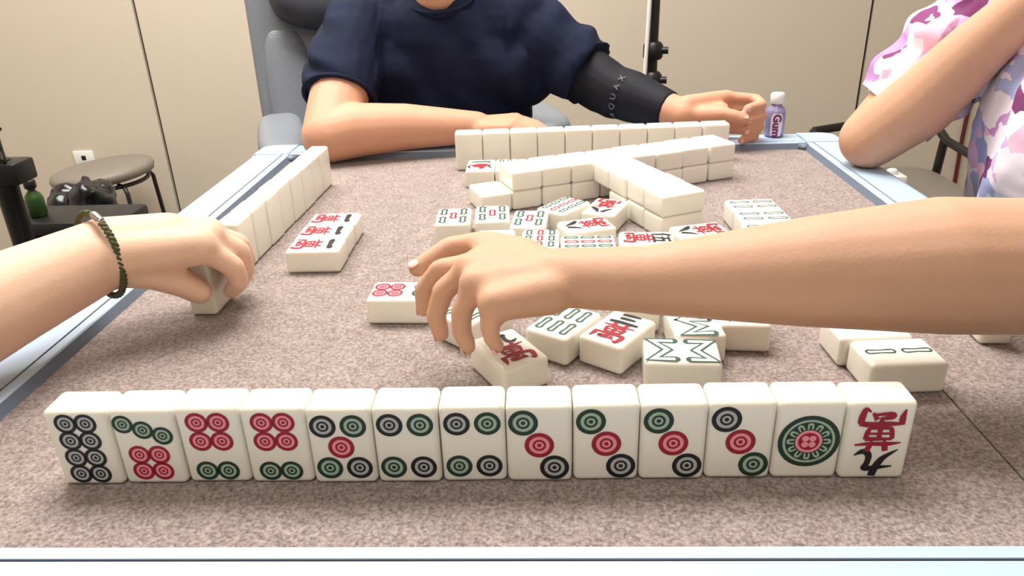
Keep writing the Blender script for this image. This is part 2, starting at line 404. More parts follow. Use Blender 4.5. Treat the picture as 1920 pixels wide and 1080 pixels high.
GLY = {
 'wan': [[(-.95, .6, .02), (-.4, .66, .08), (.4, .66, .07), (.95, .72, .03)], [(-.36, 1.0, .1), (-.3, .7, .1), (-.26, .48, .03)], [(.42, 1.02, .1), (.32, .75, .09), (.26, .48, .03)],
         [(-.56, .42, .07), (-.5, .1, .09), (-.44, -.14, .05)], [(-.56, .42, .05), (0, .42, .07), (.56, .42, .09)], [(.56, .44, .08), (.5, .1, .09), (.42, -.14, .05)],
         [(-.46, .16, .045), (.46, .17, .045)], [(-.44, -.1, .06), (.44, -.1, .06)], [(0, .42, .08), (0, -.2, .09), (.02, -.62, .06)],
         [(-.95, -.3, .03), (-.3, -.3, .09), (.5, -.27, .1), (.9, -.34, .1)], [(-.84, -.3, .1), (-.82, -.6, .11), (-.9, -.98, .03)], [(.86, -.32, .11), (.84, -.6, .12), (.74, -.98, .09), (.5, -.86, .02)],
         [(-.02, -.55, .06), (-.42, -.66, .11), (-.3, -.78, .07), (.36, -.72, .05)], [(.2, -.5, .09), (.42, -.82, .05)]],
 '9': [[(-.82, .26, .03), (-.1, .36, .1), (.38, .42, .11), (.3, .0, .09), (.3, -.5, .1), (.55, -.78, .12), (.95, -.5, .02)], [(.02, .95, .11), (-.08, .4, .12), (-.35, -.3, .1), (-.95, -.9, .02)]],
 '8': [[(-.2, .72, .13), (-.35, .2, .13), (-.62, -.35, .09), (-.98, -.72, .01)], [(.08, .85, .03), (.28, .4, .1), (.55, -.2, .17), (.98, -.72, .1)]],
 '1': [[(-.9, -.1, .12), (-.6, .04, .2), (.3, .06, .15), (.75, .16, .22), (.95, -.04, .05)]],
 '3': [[(-.6, .68, .13), (0, .74, .13), (.62, .78, .08)], [(-.5, .06, .13), (0, .1, .13), (.5, .12, .08)], [(-.9, -.68, .12), (-.2, -.6, .15), (.95, -.6, .1)]],
 '5': [[(-.5, .95, .12), (-.68, .5, .1), (-.98, .1, .01)], [(-.68, .45, .08), (-.68, -.3, .1), (-.7, -.92, .08)], [(-.3, .66, .06), (.3, .7, .08), (.9, .76, .09)], [(.22, .7, .09), (.12, 0, .09), (.0, -.74, .07)],
       [(-.22, .08, .06), (.3, .12, .08), (.66, .14, .1), (.58, -.72, .08)], [(-.42, -.8, .07), (.3, -.76, .1), (1.0, -.74, .08)]],
 '9b': []}
FACES = {}
def face(kind):
    if kind in FACES: return FACES[kind]
    f = Face()
    if kind == 'p8':
        for y in (.47, .16, -.155, -.46):
            for x in (-.155, .155): f.pin(x, y, .172, 'black')
    elif kind == 'p7':
        for x, y in ((-.29, .44), (0, .335), (.285, .23)): f.pin(x, y, .16, 'green')
        for y in (-.12, -.425):
            for x in (-.155, .155): f.pin(x, y, .168, 'red')
    elif kind in ('p6', 'p6r'):
        k = -1 if kind == 'p6r' else 1                      # p6: pair at the top, four below
        for y in (-.44, -.1):
            for x in (-.165, .165): f.pin(x, k * y, .175, 'red')
        for x in (-.165, .165): f.pin(x, k * .45, .175, 'green')
    elif kind == 'p5':
        for x, y, c in ((-.24, .38, 'black'), (.22, .38, 'green'), (0, .0, 'red'), (-.22, -.38, 'green'), (.24, -.38, 'black')): f.pin(x, y, .2, c)
    elif kind == 'p4':
        for x, y, c in ((-.23, .39, 'black'), (.23, .39, 'green'), (-.23, -.38, 'green'), (.23, -.38, 'black')): f.pin(x, y, .2, c)
    elif kind in ('p3', 'p3b'):
        c0, c2 = ('green', 'black') if kind == 'p3' else ('black', 'green')
        for x, y, c in ((-.235, .4, c0), (0, .0, 'red'), (.225, -.41, c2)): f.pin(x, y, .222, c)
    elif kind == 'p1':
        f.disc(0, 0, .44, 'tgreen', .002); f.ring(0, 0, .385, .455, 'green'); f.ring(0, 0, .2, .345, 'green', .004)
        for k in range(12):
            a = 2 * pi * k / 12; x, y = .27 * cos(a), .27 * sin(a)
            P = [(x + u * cos(a) - v * sin(a), y + u * sin(a) + v * cos(a)) for u, v in ((-.055, -.045), (.03, -.045), (.055, -.02), (.055, .02), (.03, .045), (-.055, .045))]
            f.poly(P, 'tgreen', .006)
            P = [(x + u * cos(a) - v * sin(a), y + u * sin(a) + v * cos(a)) for u, v in ((-.06, -.018), (.015, -.016), (.015, .016), (-.06, .018))]
            f.poly(P, 'green', .008)
        f.disc(0, 0, .2, 'tred', .006); f.disc(0, 0, .155, 'red', .008)
        for k in range(4):
            a = pi / 4 + pi / 2 * k; f.disc(.075 * cos(a), .075 * sin(a), .052, 'tred', .010, 14)
    elif kind == 's5':
        for x, y, c in ((-.28, .33, 'green'), (.28, .33, 'green'), (0, 0, 'red'), (-.28, -.33, 'green'), (.28, -.33, 'green')): f.stick(x, y, .52, .21, c, t=.062)
    elif kind == 's9':
        for j, y in enumerate((.42, 0, -.42)):
            for i, x in enumerate((-.3, 0, .3)): f.stick(x, y, .37, .18, 'red' if i == 1 else 'green', t=.052)
    elif kind == 's6':
        for y in (.31, -.31):
            for x in (-.28, 0, .28): f.stick(x, y, .52, .17, 'green', t=.052)
    elif kind == 's4':
        for y in (.33, -.33):
            for x in (-.2, .2): f.stick(x, y, .54, .17, 'green', t=.042)
    elif kind == 's2':
        for y in (.33, -.33): f.stick(0, y, .56, .17, 'green', t=.042)
    elif kind in ('s8', 's8b'):
        def zig(cx, cy, k, rot=False):
            pts = [(-.34, -.19), (-.34, .2), (0, -.07), (.34, .2), (.34, -.19)]
            pts = [(cx + u, cy + k * v) for u, v in pts] if not rot else [(cx + k * v * 1.3, cy + u * .82) for u, v in pts]
            def off(h):
                out = []
                for i, p in enumerate(pts):
                    d = []
                    for a_, b_ in ((i - 1, i), (i, i + 1)):
                        if 0 <= a_ and b_ < len(pts):
                            dx, dy = pts[b_][0] - pts[a_][0], pts[b_][1] - pts[a_][1]; L = sqrt(dx * dx + dy * dy); d.append((-dy / L, dx / L))
                    nx, ny = sum(q[0] for q in d), sum(q[1] for q in d); L = sqrt(nx * nx + ny * ny); nx /= L; ny /= L
                    m_ = min(1 / max(.3, nx * d[0][0] + ny * d[0][1]), 1.9); out.append((p[0] + nx * h * m_, p[1] + ny * h * m_))
                return out
            A, B, C_, D_ = off(.095), off(.048), off(-.048), off(-.095)
            f.strip(A, B, 'sgreen'); f.strip(C_, D_, 'sgreen')
            for e in (0, -1): f.disc((A[e][0] + D_[e][0]) / 2, (A[e][1] + D_[e][1]) / 2, .095, 'sgreen', .0056, 16)
            f.strip(B, C_, 'tmint', .0062)
        if kind == 's8': zig(0, .33, 1); zig(0, -.33, -1)
        else: zig(0, .31, -1, True); zig(0, -.31, -1, True)
    elif kind == 's1':
        f.poly([(-.3, .1), (-.12, .34), (.22, .3), (.34, .05), (.1, -.12), (-.2, -.1)], 'red'); f.disc(-.05, .42, .1, 'red')
        f.brush([(-.9, 0, .1), (0, .1, .14), (.9, .05, .08)], 0, -.4, .36, .25, 'green'); f.stick(0, -.28, .66, .13, 'green', pi / 2, t=.03)
        for x in (-.34, .36): f.brush([(-.5, 1, .15), (.5, 0, .2), (-.5, -1, .12)], x, .22, .1, .2, 'black')
    elif kind[0] == 'm':
        for st in GLY[kind[1]]: f.brush(st, 0, .37, .33, .26, 'black')
        for st in GLY['wan']: f.brush([(a_, b_, c_ * .8) for a_, b_, c_ in st], 0, -.21, .35, .37, 'red')
    me = f.mesh('face_print', raw=True, smooth=False) if f.v else None
    FACES[kind] = me; return me
def tile(x, y, z, rot, kind, label, group=None, stand=False, flip=False, down=False, tilt=0.0):
    """z = height of the underside. rot in degrees about the vertical; rot 0 lying: characters read from the camera side."""
    o = link('mahjong_tile', TILE)
    if stand: R = Matrix.Rotation(radians(rot), 4, 'Z') @ Matrix.Rotation(radians(tilt), 4, 'X') @ Matrix.Rotation(pi / 2, 4, 'X'); zc = z + TH / 2
    else: R = Matrix.Rotation(radians(rot), 4, 'Z') @ (Matrix.Rotation(pi, 4, 'Y') if down else Matrix()); zc = z + TD / 2
    if flip: R = R @ Matrix.Rotation(pi, 4, 'Z')
    o.matrix_world = Matrix.Translation(W(x, y, zc + .004)) @ R
    tag(o, label, 'mahjong tile', group)
    if kind:
        me = face(kind)
        if me: link('face_print', me, o)
    return o
random.seed(7)
NTH = ['first', 'second', 'third', 'fourth', 'fifth', 'sixth', 'seventh', 'eighth', 'ninth', 'tenth']
# --- the front row of thirteen, facing the camera side
front = [('p8', 'upright tile with eight black circles at the end of the front row'), ('p7', 'upright tile with three green circles slanting above four red circles'),
 ('p6r', 'upright tile with four red circles over two green ones, beside the seven-circle tile'), ('p6r', 'upright tile with four red circles over two green ones, beside the five-circle tile'),
 ('p5', 'upright tile with four dark corner circles around one red circle'), ('p4', 'upright tile with four circles and no red, beside the five-circle tile'),
 ('p4', 'upright tile with four circles and no red, beside a three-circle tile'), ('p3', 'upright three-circle tile with green circle on top, beside a four-circle tile'),
 ('p3', 'upright three-circle tile with green top circle, between two of the same pattern'), ('p3', 'upright three-circle tile with green top circle, beside one with black top circle'),
 ('p3b', 'upright three-circle tile with black circle on top and green circle at the bottom'), ('p1', 'upright tile with one large green flower-like wheel and red centre'),
 ('m9', 'upright tile with upside-down red and black characters at the end of the front row')]
A0 = .0047
for i, (k, lb) in enumerate(front):
    s = i + .5; dy = random.uniform(-.02, .02) + (.03 if i in (2, 3) else 0)
    tile(-.737 + s * cos(A0), .093 + s * sin(A0) + TD / 2 + dy, 0, math.degrees(A0) + random.uniform(-.6, .6), k, lb, 'front row of upright tiles', stand=True, flip=(k == 'm9'))
# --- left player's standing row (backs to the camera side) and the tile being picked up
LA = -.0387
for i in range(8):
    s = i + .5; j = random.uniform(-.025, .025)
    lb = 'blank-backed standing tile, %s from the bracelet hand in the row along the rim' % NTH[7 - i]
    tile(-.464 + s * sin(LA) - TD / 2 + j, 16.385 - s * cos(LA), 0, -90 + math.degrees(LA) + random.uniform(-.7, .7), None, lb, 'row of standing tiles along the rim beside the bracelet hand', stand=True)
tile(-.9, 6.55, 0, -91, None, 'upright tile gripped from above by the hand with the braided bracelet', stand=True)
for i, w in enumerate(('closest to the bracelet hand', 'in the middle of the three', 'farthest from the bracelet hand')):
    tile(.98 + random.uniform(-.02, .02), 8.9 + i, 0, -90 + random.uniform(-1, 1), 'm1', 'face-up tile with red character and single black stroke, ' + w, 'three exposed one-stroke tiles')
# --- far player's standing row and exposed pair
for i in range(10):
    s = (i + .5); a = radians(3.1)
    tile(3.74 + s * cos(a) * .999, 17.72 + s * sin(a) + TD / 2, 0, 183.1 + random.uniform(-.5, .5), None, 'blank-backed standing tile, %s from the fist in the row before the navy-shirted person' % NTH[9 - i], 'far row of standing tiles', stand=True)
tile(4.78, 16.24, 0, 180, 's1', 'face-up tile with red and green bird-like marks at the end of the exposed pair', 'exposed pair before the far row')
tile(5.78, 16.26, 0, 181, 's6', 'face-up tile half hidden between the far standing row and the double-stacked wall', 'exposed pair before the far row')
# --- the double-stacked wall of face-down tiles, and the shorter wall meeting it
a1 = radians(21.9); ex, ey = cos(a1), sin(a1); o1 = (5.98, 13.02)
for lev in (0, 1):
    for i in range(-1 if lev == 0 else 0, 8):
        if i == 7: off = .04
        else: off = random.uniform(-.05, .05)
        s = i + .5 + (.05 if i == 7 else 0); t = TH / 2 + off
        lb = 'face-down tile jutting out alone at the open end of the long wall, lower layer' if (lev == 0 and i == -1) else ('face-down tile, %s from the jutting tile, in the %s layer of the long wall' % (NTH[i], 'upper' if lev else 'lower'))
        tile(o1[0] + s * ex - t * ey, o1[1] + s * ey + t * ex, lev * TD, 21.9 + random.uniform(-.8, .8), None, lb, None if (lev == 0 and i == -1) else ('long wall, upper layer' if lev else 'long wall, lower layer'), down=True)
a2 = radians(-66); fx, fy = cos(a2), sin(a2); c2 = (10.13, 10.32)      # near corner on the left side of the short wall
for lev in (0, 1):
    for i in range(4 if lev else 3):
        s = -(i + .5); t = TH / 2 + random.uniform(-.03, .03)
        lb = 'face-down tile, %s from the free end, in the %s layer of the short wall' % (NTH[i], 'upper' if lev else 'lower')
        tile(c2[0] + s * fx - t * fy, c2[1] + s * fy + t * fx, lev * TD, 24 + 90 - 90 + 90 + random.uniform(-.6, .6), None, lb, ('short wall, upper layer' if lev else 'short wall, lower layer'), down=True)
# --- discards between the wall and the reaching arm
D = [(4.37, 10.92, 2, 's5', 'face-up tile with four green sticks round one red, apart at the discards edge'),
     (5.46, 11.1, 3, 's5', 'face-up tile with four green sticks round one red, between two of the same pattern'),
     (6.52, 10.6, -5, 's5', 'face-up five-stick tile with red centre, touching the nine-stick tile turned askew'),
     (7.50, 11.72, -38, 's9', 'face-up nine-stick tile turned askew in front of the long wall'),
     (8.68, 11.52, -203, 'm8', 'face-up tile with upturned red and black characters in the angle of the two walls'),
     (8.05, 10.02, 108, 'm8', 'face-up tile with sideways red and black characters, before the tile in the walls angle'),
     (6.8, 9.02, -3, 's9', 'face-up nine-stick tile with upright sticks half under the reaching hand'),
     (5.66, 9.06, 1, None, 'plain tile mostly hidden by the reaching hand, before the five-stick tiles'),
     (8.02, 8.72, 90, 's9', 'face-up nine-stick tile turned sideways, beside the tile with the upright nine sticks'),
     (9.52, 8.92, -93, 'm5', 'face-up tile with complex black numeral and red character just beyond the reaching forearm'),
     (10.98, 9.42, 104, 'm8', 'face-up tile with splayed two-stroke numeral and red character by the short wall end'),
     (3.70, 5.95, -92, 'p6', 'face-up tile with four red and two green circles by the thumb of the reaching hand'),
     (5.42, 4.98, -42, 's6', 'face-up stick tile beneath the drooping fingers of the reaching hand'),
     (6.18, 3.27, 31, 'm9', 'face-up tile with red and black characters under the drooping fingertips'),
     (7.27, 4.38, -34, 's6', 'face-up tile with six green sticks, slanting below the reaching wrist'),
     (8.32, 4.02, -36, 'm3', 'face-up slanting tile with three black strokes and a red character'),
     (8.86, 5.66, -6, None, 'blank-topped tile mostly hidden below the reaching forearm'),
     (9.86, 4.32, 2, 's8b', 'face-up tile with zigzag green sticks, between the sideways zigzag tile and the forearm'),
     (9.4, 3.08, 85, 's8', 'face-up tile with sideways zigzag green sticks just behind the front row'),
     (10.89, 4.74, -5, 'm8', 'face-up tile with red character peeking out below the forearm, beside the zigzag tile')]
for x, y, r, k, lb in D: tile(x, y, 0, r, k, lb, 'discarded tiles in the middle of the table')
# --- right player's exposed sets and standing tiles
for i in range(3):
    tile(12.84 + (.0, .03, -.02)[i], 11.42 - i * 1.0, 0, -88 + random.uniform(-1, 1), 's4', 'face-up tile with two pairs of green sticks, %s of its set from the reaching forearm' % NTH[2 - i], 'set of four-stick tiles')
for i in range(2):
    tile(13.28 - i * .18, 2.96 + i * 1.0, 0, -87, 's2', ('face-up tile with two green sticks beside the end of the front row', 'face-up tile behind the two-stick tile, half hidden by the forearm')[i], 'set of two-stick tiles')
for i in range(2):
    tile(15.82, 4.72 + i, 0, 88, None, ('standing tile whose foot shows below the elbow of the reaching arm', 'standing tile hidden behind the elbow of the reaching arm')[i], 'standing tiles of the pink-shirted person', stand=True)

# ================================================================ people
def nz(q, f): return noise.noise(Vector(q) * f)
def hand_prims(mb, wrist, joints, thumb, pr=.33, fr=.215, tk=1.0):
    """joints: four lists of MCP, PIP, DIP, tip; thumb: CMC, MCP, IP, tip"""
    w = Vector(wrist); mc = [Vector(j[0]) for j in joints]
    for k, m in enumerate(mc):
        base = w.lerp(sum(mc, Vector()) / 4, .12) + (m - sum(mc, Vector()) / 4) * .62
        mb.capsule(base, m, pr * 1.12, pr * .88)
    for k in range(3): mb.capsule((mc[k] + mc[k + 1]) / 2 - (mc[k] - w) * .12, w.lerp((mc[k] + mc[k + 1]) / 2, .3), pr * .86, pr * 1.0)
    for k, j in enumerate(joints):
        f = fr * (1, 1.04, 1.0, .86)[k]
        rr = (f * 1.16, f * 1.06, f * .96, f * .84)
        for i in range(3): mb.capsule(j[i], j[i + 1], rr[i], rr[i + 1])
    t = thumb; rr = (pr * 1.15, fr * 1.3 * tk, fr * 1.16 * tk, fr * 1.0 * tk)
    mb.capsule(w.lerp(Vector(t[0]), .3), t[0], pr * 1.05, rr[0])
    for i in range(3): mb.capsule(t[i], t[i + 1], rr[i], rr[i + 1])
    mb.capsule(t[0], Vector(t[1]).lerp(mc[0], .35), pr * .95, pr * .7)
def nails(joints, thumb, root, origin, fr=.215, out=None):
    for k, j in enumerate(list(joints) + [thumb]):
        a, b = Vector(j[2]), Vector(j[3]); t = (b - a).normalized(); c = Vector(j[1])
        # the back of a finger faces away from the bend
        bend = (c - a).normalized() + (b - a).normalized(); n = -(bend - t * bend.dot(t))
        if out and k in out: n = Vector(out[k])
        if n.length < 1e-3: n = Vector((0, 0, 1))
        n = (n - t * n.dot(t)).normalized(); s_ = t.cross(n); r = fr * (.84 if k < 3 else (.72 if k == 3 else 1.0))
        R = Matrix((t, s_, n)).transposed(); q = MB()
        q.sell(b + t * r * .12 + n * r * .8, (r * .62, r * .56, r * .12), 'nail', .8, 14, 8, R)
        part('fingernail', q, root, origin, 80)
def head_and_hair(mb, c, fwd, s=1.0):
    """adds skull, jaw, nose, ears to a body mesh; returns a frame for the face parts. c = centre of the head"""
    c = Vector(c); f = Vector(fwd).normalized(); u = Vector((0, 0, 1)); l = u.cross(f)
    P = lambda a, b, d: c + f * a * s + l * b * s + u * d * s
    mb.capsule(P(-.35, 0, .7), P(.2, 0, .75), 2.05 * s, 1.95 * s); mb.capsule(P(.55, 0, -.9), P(.75, 0, -1.7), 1.55 * s, 1.0 * s)
    mb.capsule(P(1.95, 0, .25), P(2.35, 0, -.35), .22 * s, .36 * s)
    for k in (-1, 1): mb.capsule(P(-.2, k * 1.95, .3), P(-.1, k * 1.9, -.45), .32 * s, .22 * s)
    return P
def face_parts(root, origin, P, s, hair_long=False):
    for k in (-1, 1):
        q = MB(); q.sell(P(1.62, k * .78, .12), (.26 * s, .26 * s, .17 * s), 'eye', 1.0, 14, 8); e = part('eye', q, root, origin, 80)
        q = MB(); q.sell(P(1.83, k * .78, .12), (.1 * s, .1 * s, .1 * s), 'iris', 1.0, 10, 8); part('iris', q, e, origin, 80)
    q = MB(); q.sell(P(1.86, 0, -1.12), (.14 * s, .55 * s, .14 * s) if abs((P(1, 0, 0) - P(0, 0, 0)).x) > .5 else (.55 * s, .14 * s, .14 * s), 'lip', .9, 14, 8); part('mouth', q, root, origin, 80)
    q = MB(); q.capsule(P(-.5, 0, 1.0), P(.15, 0, 1.1), 2.2 * s, 2.05 * s); q.capsule(P(-.9, 0, .2), P(-1.0, 0, -.9 if not hair_long else -3.6), 1.85 * s, 1.3 * s)
    blob('hair', q, origin, 'hair', .12, 6, lambda p, n: .05 * nz(p, 2.0), root)

# ---- navy-shirted person at the far side
O1 = (2.6, 27, FL)
b = MB()
EL, SH = (-1.3, 19.35, 1.0), (-.7, 24.2, 4.2)                    # bare arm: elbow, shoulder
WR = (4.35, 20.5, .98)
b.capsule(SH, (-1.1, 21.6, 2.5), 1.1, 1.14); b.capsule((-1.1, 21.6, 2.5), EL, 1.2, 1.0)
b.capsule(EL, (-.2, 19.7, 1.16), 1.0, 1.04); b.capsule((-.2, 19.7, 1.16), (1.6, 20.15, 1.14), 1.04, .9); b.capsule((1.6, 20.15, 1.14), WR, .9, .62)
jA = [[(5.9, 20.9, 1.15), (6.7, 20.75, .95), (7.1, 20.6, .65), (7.3, 20.5, .5)], [(5.9, 20.5, 1.2), (6.8, 20.35, .95), (7.25, 20.25, .65), (7.5, 20.2, .5)],
      [(5.8, 20.1, 1.15), (6.6, 19.95, .9), (7.0, 19.85, .62), (7.25, 19.8, .45)], [(5.6, 19.75, 1.05), (6.2, 19.6, .8), (6.5, 19.55, .6), (6.7, 19.5, .45)]]
tA = [(4.9, 21.0, .9), (5.5, 21.4, .85), (6.0, 21.55, .75), (6.4, 21.6, .65)]
hand_prims(b, WR, jA, tA)
EL2, SH2 = (9.4, 22.9, 2.0), (6.4, 24.6, 4.4)
WR2 = (12.3, 20.25, 1.32)
b.capsule(SH2, EL2, 1.2, .95); b.capsule(EL2, (10.6, 21.8, 1.75), .95, .92); b.capsule((10.6, 21.8, 1.75), WR2, .92, .6)
jB = []
for i in range(4):
    z = (1.74, 1.3, .88, .52)[i]; k = (0, .06, .0, -.14)[i]
    jB.append([(14.1, 20.75, z + .12), (15.2 + k, 20.6, z + .04), (15.28 + k, 20.02, z - .06), (14.66 + k, 19.72, z - .12)])
tB = [(13.1, 20.0, 1.35), (13.7, 19.75, 1.42), (14.2, 19.62, 1.34), (14.5, 19.55, 1.24)]
hand_prims(b, WR2, jB, tB, fr=.205, tk=1.1)
b.capsule((2.5, 27, -7), (2.6, 25.9, 2.0), 1.9, 1.9); b.capsule(SH, (2.7, 25.2, 3.9), .8, .9); b.capsule((2.7, 25.2, 3.9), SH2, .9, .8); b.capsule((2.75, 25.0, 3.8), (2.75, 24.2, 8.2), 1.3, 1.2)
b.capsule((2.75, 23.95, 5.55), (2.75, 24.0, 6.9), .95, 1.1)
for k in (-1, 1): b.capsule((2.5 + k * 2, 27, -7.4), (2.5 + k * 2.4, 18.5, -7.2), 1.9, 1.5); b.capsule((2.5 + k * 2.4, 18.5, -7.2), (2.5 + k * 2.4, 19.5, FL + 1.2), 1.4, .9); b.capsule((2.5 + k * 2.4, 20, FL + .62), (2.5 + k * 2.4, 17.6, FL + .62), .6, .55)
Ph1 = head_and_hair(b, (2.75, 23.7, 9.5), (0, -1, -.15))
p1 = blob('person', b, O1, 'skin1', .075, 9)
tag(p1, 'person in a navy t-shirt with one black arm sleeve, forearms resting on the table rim', 'person')
face_parts(p1, O1, Ph1, 1.0); nails(jB, tB, p1, O1, out={4: (0, -.6, 1)}); nails(jA, tA, p1, O1)
b = MB()
b.capsule((2.5, 27.2, -7.6), (2.55, 25.7, 1.0), 3.8, 3.85, flat=((0, 1, 0), .74)); b.capsule((2.55, 25.5, .6), (2.6, 24.9, 2.9), 3.9, 3.2, flat=((0, 1, 0), .72))
b.capsule((-.9, 24.6, 3.9), (2.7, 24.75, 4.0), 1.6, 1.55); b.capsule((2.7, 24.75, 4.0), (6.2, 24.7, 4.0), 1.55, 1.6)
b.capsule((-.6, 24.5, 2.8), (5.8, 24.6, 2.8), 1.9, 1.9); b.capsule((.4, 24.9, 4.6), (5.0, 24.9, 4.6), 1.2, 1.2)
b.capsule((-.8, 24.2, 4.3), (-1.1, 22.4, 3.1), 1.55, 1.5); b.capsule((-1.1, 22.4, 3.1), (-1.16, 21.3, 2.1), 1.55, 1.46, round1=False)
b.capsule((6.4, 24.65, 4.2), (8.0, 23.8, 3.1), 1.55, 1.55); b.capsule((8.0, 23.8, 3.1), (8.9, 23.2, 2.5), 1.55, 1.5, round1=False)
def fold1(q, n):
    a = .05 * nz(q, .8)
    if q.x < .3: a += .11 * sin(q.z * 4.6 + q.x * 2.2 + 2.6 * nz(q, .7)) * max(0, min(1, (.3 - q.x) / 1.5))
    elif q.x > 5.5: a += .12 * sin(q.x * 3.4 - q.z * 2.4 + 2.4 * nz(q, .6))
    else: a += .08 * sin((q.x + q.z) * 2.4 + 3 * nz(q, .5))
    return a
sh1 = blob('t_shirt', b, O1, 'navy', .085, 8, fold1, p1)
b = MB(); b.lathe((2.75, 24.2, 5.55), [(1.3, -.25), (1.5, -.1), (1.5, .12), (1.36, .18), (1.25, 0)], 'navy', 32, Matrix.Rotation(radians(22), 3, 'X')); part('collar', b, sh1, O1)
ca = Vector((-.08, -1.1, -1.0)).normalized(); c1 = Vector((1, 0, 0)); c1 = (c1 - ca * ca.dot(c1)).normalized(); c2_ = ca.cross(c1)
b = MB(); b.tube([Vector((-1.16, 21.32, 2.12)) + 1.42 * (cos(t) * c1 + sin(t) * c2_) for t in [2 * pi * i / 32 for i in range(33)]], .1, 'navy', 8); part('cuff', b, sh1, O1)
b = MB(); b.capsule((8.0, 23.7, 3.0), EL2, 1.24, 1.06); b.capsule(EL2, (10.6, 21.8, 1.75), 1.06, 1.02); b.capsule((10.6, 21.8, 1.75), (11.9, 20.62, 1.4), 1.02, .74, round1=False)
b.capsule((8.6, 23.4, 2.6), (9.9, 22.3, 1.85), 1.18, 1.06)
sl = blob('arm_sleeve', b, O1, 'sleeve', .075, 6, lambda q, n: .02 * nz(q, 1.5), p1); sl['label'] = 'black stretch arm sleeve with small pale lettering'
b = MB(); b.capsule((2.5, 27.3, -8.2), (2.5, 27.0, -6.6), 3.6, 3.3, flat=((0, 1, 0), .8))
for k in (-1, 1): b.capsule((2.5 + k * 2, 27, -7.3), (2.5 + k * 2.4, 18.5, -7.1), 2.2, 1.75); b.capsule((2.5 + k * 2.4, 18.5, -7.1), (2.5 + k * 2.4, 19.5, FL + 1.6), 1.65, 1.2, round1=False)
blob('trousers', b, O1, 'trouser', .16, 5, None, p1)

def text_mesh(name, txt, size, mname, pos, right, up, parent, origin, bold=0.0, squash=1.0):
    cu = bpy.data.curves.new(name, 'FONT'); cu.body = txt; cu.size = 1; cu.align_x = 'CENTER'; cu.align_y = 'CENTER'; cu.offset = bold; cu.extrude = 0.012
    o = bpy.data.objects.new(name, cu); col.objects.link(o)
    dg = bpy.context.evaluated_depsgraph_get(); dg.update()
    me = bpy.data.meshes.new_from_object(o.evaluated_get(dg)); bpy.data.objects.remove(o); bpy.data.curves.remove(cu)
    r = Vector(right).normalized(); u = Vector(up); u = (u - r * r.dot(u)).normalized(); n = r.cross(u); c = W(*pos) - W(*origin)
    for v in me.vertices: v.co = c + (r * v.co.x * squash + u * v.co.y + n * v.co.z) * size * S
    me.materials.clear(); me.materials.append(M[mname])
    ob = link(name, me, parent); return ob
# small lettering across the sleeve, each letter laid on the cloth
A = Vector(EL2).lerp(Vector((11.9, 20.62, 1.4)), .42); ax = (Vector((11.9, 20.62, 1.4)) - Vector(EL2)).normalized()
side = Vector((0, -.55, 1)); side = (side - ax * ax.dot(side)).normalized(); other = ax.cross(side)
for i, ch in enumerate('AQUAX'):
    t = radians(-12 + 21 * i); d = (cos(t) * other * (1 if (ax.cross(side)).y < 0 else -1) + sin(t) * side).normalized()
    rt_ = ax.cross(d); rt_ = rt_ if rt_.z > 0 else -rt_
    text_mesh('lettering', ch, .36, 'lightprint', A + d * 1.1, rt_, d.cross(rt_), sl, O1)

# ---- pink-shirted person on the right: one elbow propped, the other arm reaching across
O2 = (23.5, 12, FL)
b = MB()
E_near, W_near, S_near = (15.3, 2.2, 2.56), (6.95, 2.85, 2.24), (20.9, 7.0, 4.8)
b.capsule(S_near, (18.2, 4.2, 3.6), 1.4, 1.3); b.capsule((18.2, 4.2, 3.6), E_near, 1.3, 1.13)
b.capsule(E_near, (13.3, 2.3, 2.58), 1.1, 1.13); b.capsule((13.3, 2.3, 2.58), (11.2, 2.4, 2.46), 1.13, .92); b.capsule((11.2, 2.4, 2.46), (8.8, 2.65, 2.25), .92, .62); b.capsule((8.8, 2.65, 2.25), W_near, .62, .55, flat=((0, 0, 1), .94))
jC = [[(5.74, 3.5, 2.28), (4.95, 3.58, 2.12), (4.6, 3.62, 1.68), (4.6, 3.55, 1.3)], [(5.58, 3.0, 2.36), (5.08, 2.95, 1.98), (4.92, 2.88, 1.5), (5.0, 2.82, 1.16)],
      [(5.72, 2.48, 2.3), (5.46, 2.36, 1.88), (5.44, 2.3, 1.48), (5.54, 2.28, 1.2)], [(6.05, 2.05, 2.14), (5.95, 1.92, 1.8), (5.98, 1.9, 1.56), (6.08, 1.94, 1.38)]]
tC = [(6.5, 3.62, 2.28), (5.78, 4.22, 2.38), (5.05, 4.3, 2.26), (4.46, 4.02, 1.96)]
hand_prims(b, W_near, jC, tC, pr=.36, fr=.192)
E_far, S_far, W_far = (17.95, 16.35, 1.2), (21.0, 16.2, 5.6), (20.6, 13.2, 6.0)
b.capsule(S_far, (19.4, 16.5, 3.0), 1.0, 1.05); b.capsule((19.4, 16.5, 3.0), E_far, 1.1, .98)
b.capsule(E_far, (18.9, 15.4, 2.5), 1.0, 1.1); b.capsule((18.9, 15.4, 2.5), (19.7, 14.4, 4.2), 1.1, .9); b.capsule((19.7, 14.4, 4.2), W_far, .9, .64)
jD = [[(20.9, 12.4, 7.5), (21.2, 12.3, 8.2), (21.4, 12.5, 8.7), (21.6, 12.7, 9.0)], [(21.15, 12.7, 7.5), (21.5, 12.7, 8.2), (21.8, 12.8, 8.7), (21.95, 12.95, 9.0)],
      [(21.3, 13.05, 7.4), (21.7, 13.1, 8.0), (22.0, 13.15, 8.5), (22.1, 13.2, 8.8)], [(21.4, 13.45, 7.2), (21.7, 13.5, 7.7), (21.9, 13.5, 8.0), (22.0, 13.5, 8.2)]]
tD = [(20.5, 12.7, 6.7), (20.6, 12.2, 7.1), (20.8, 11.9, 7.6), (21.0, 11.8, 8.0)]
hand_prims(b, W_far, jD, tD)
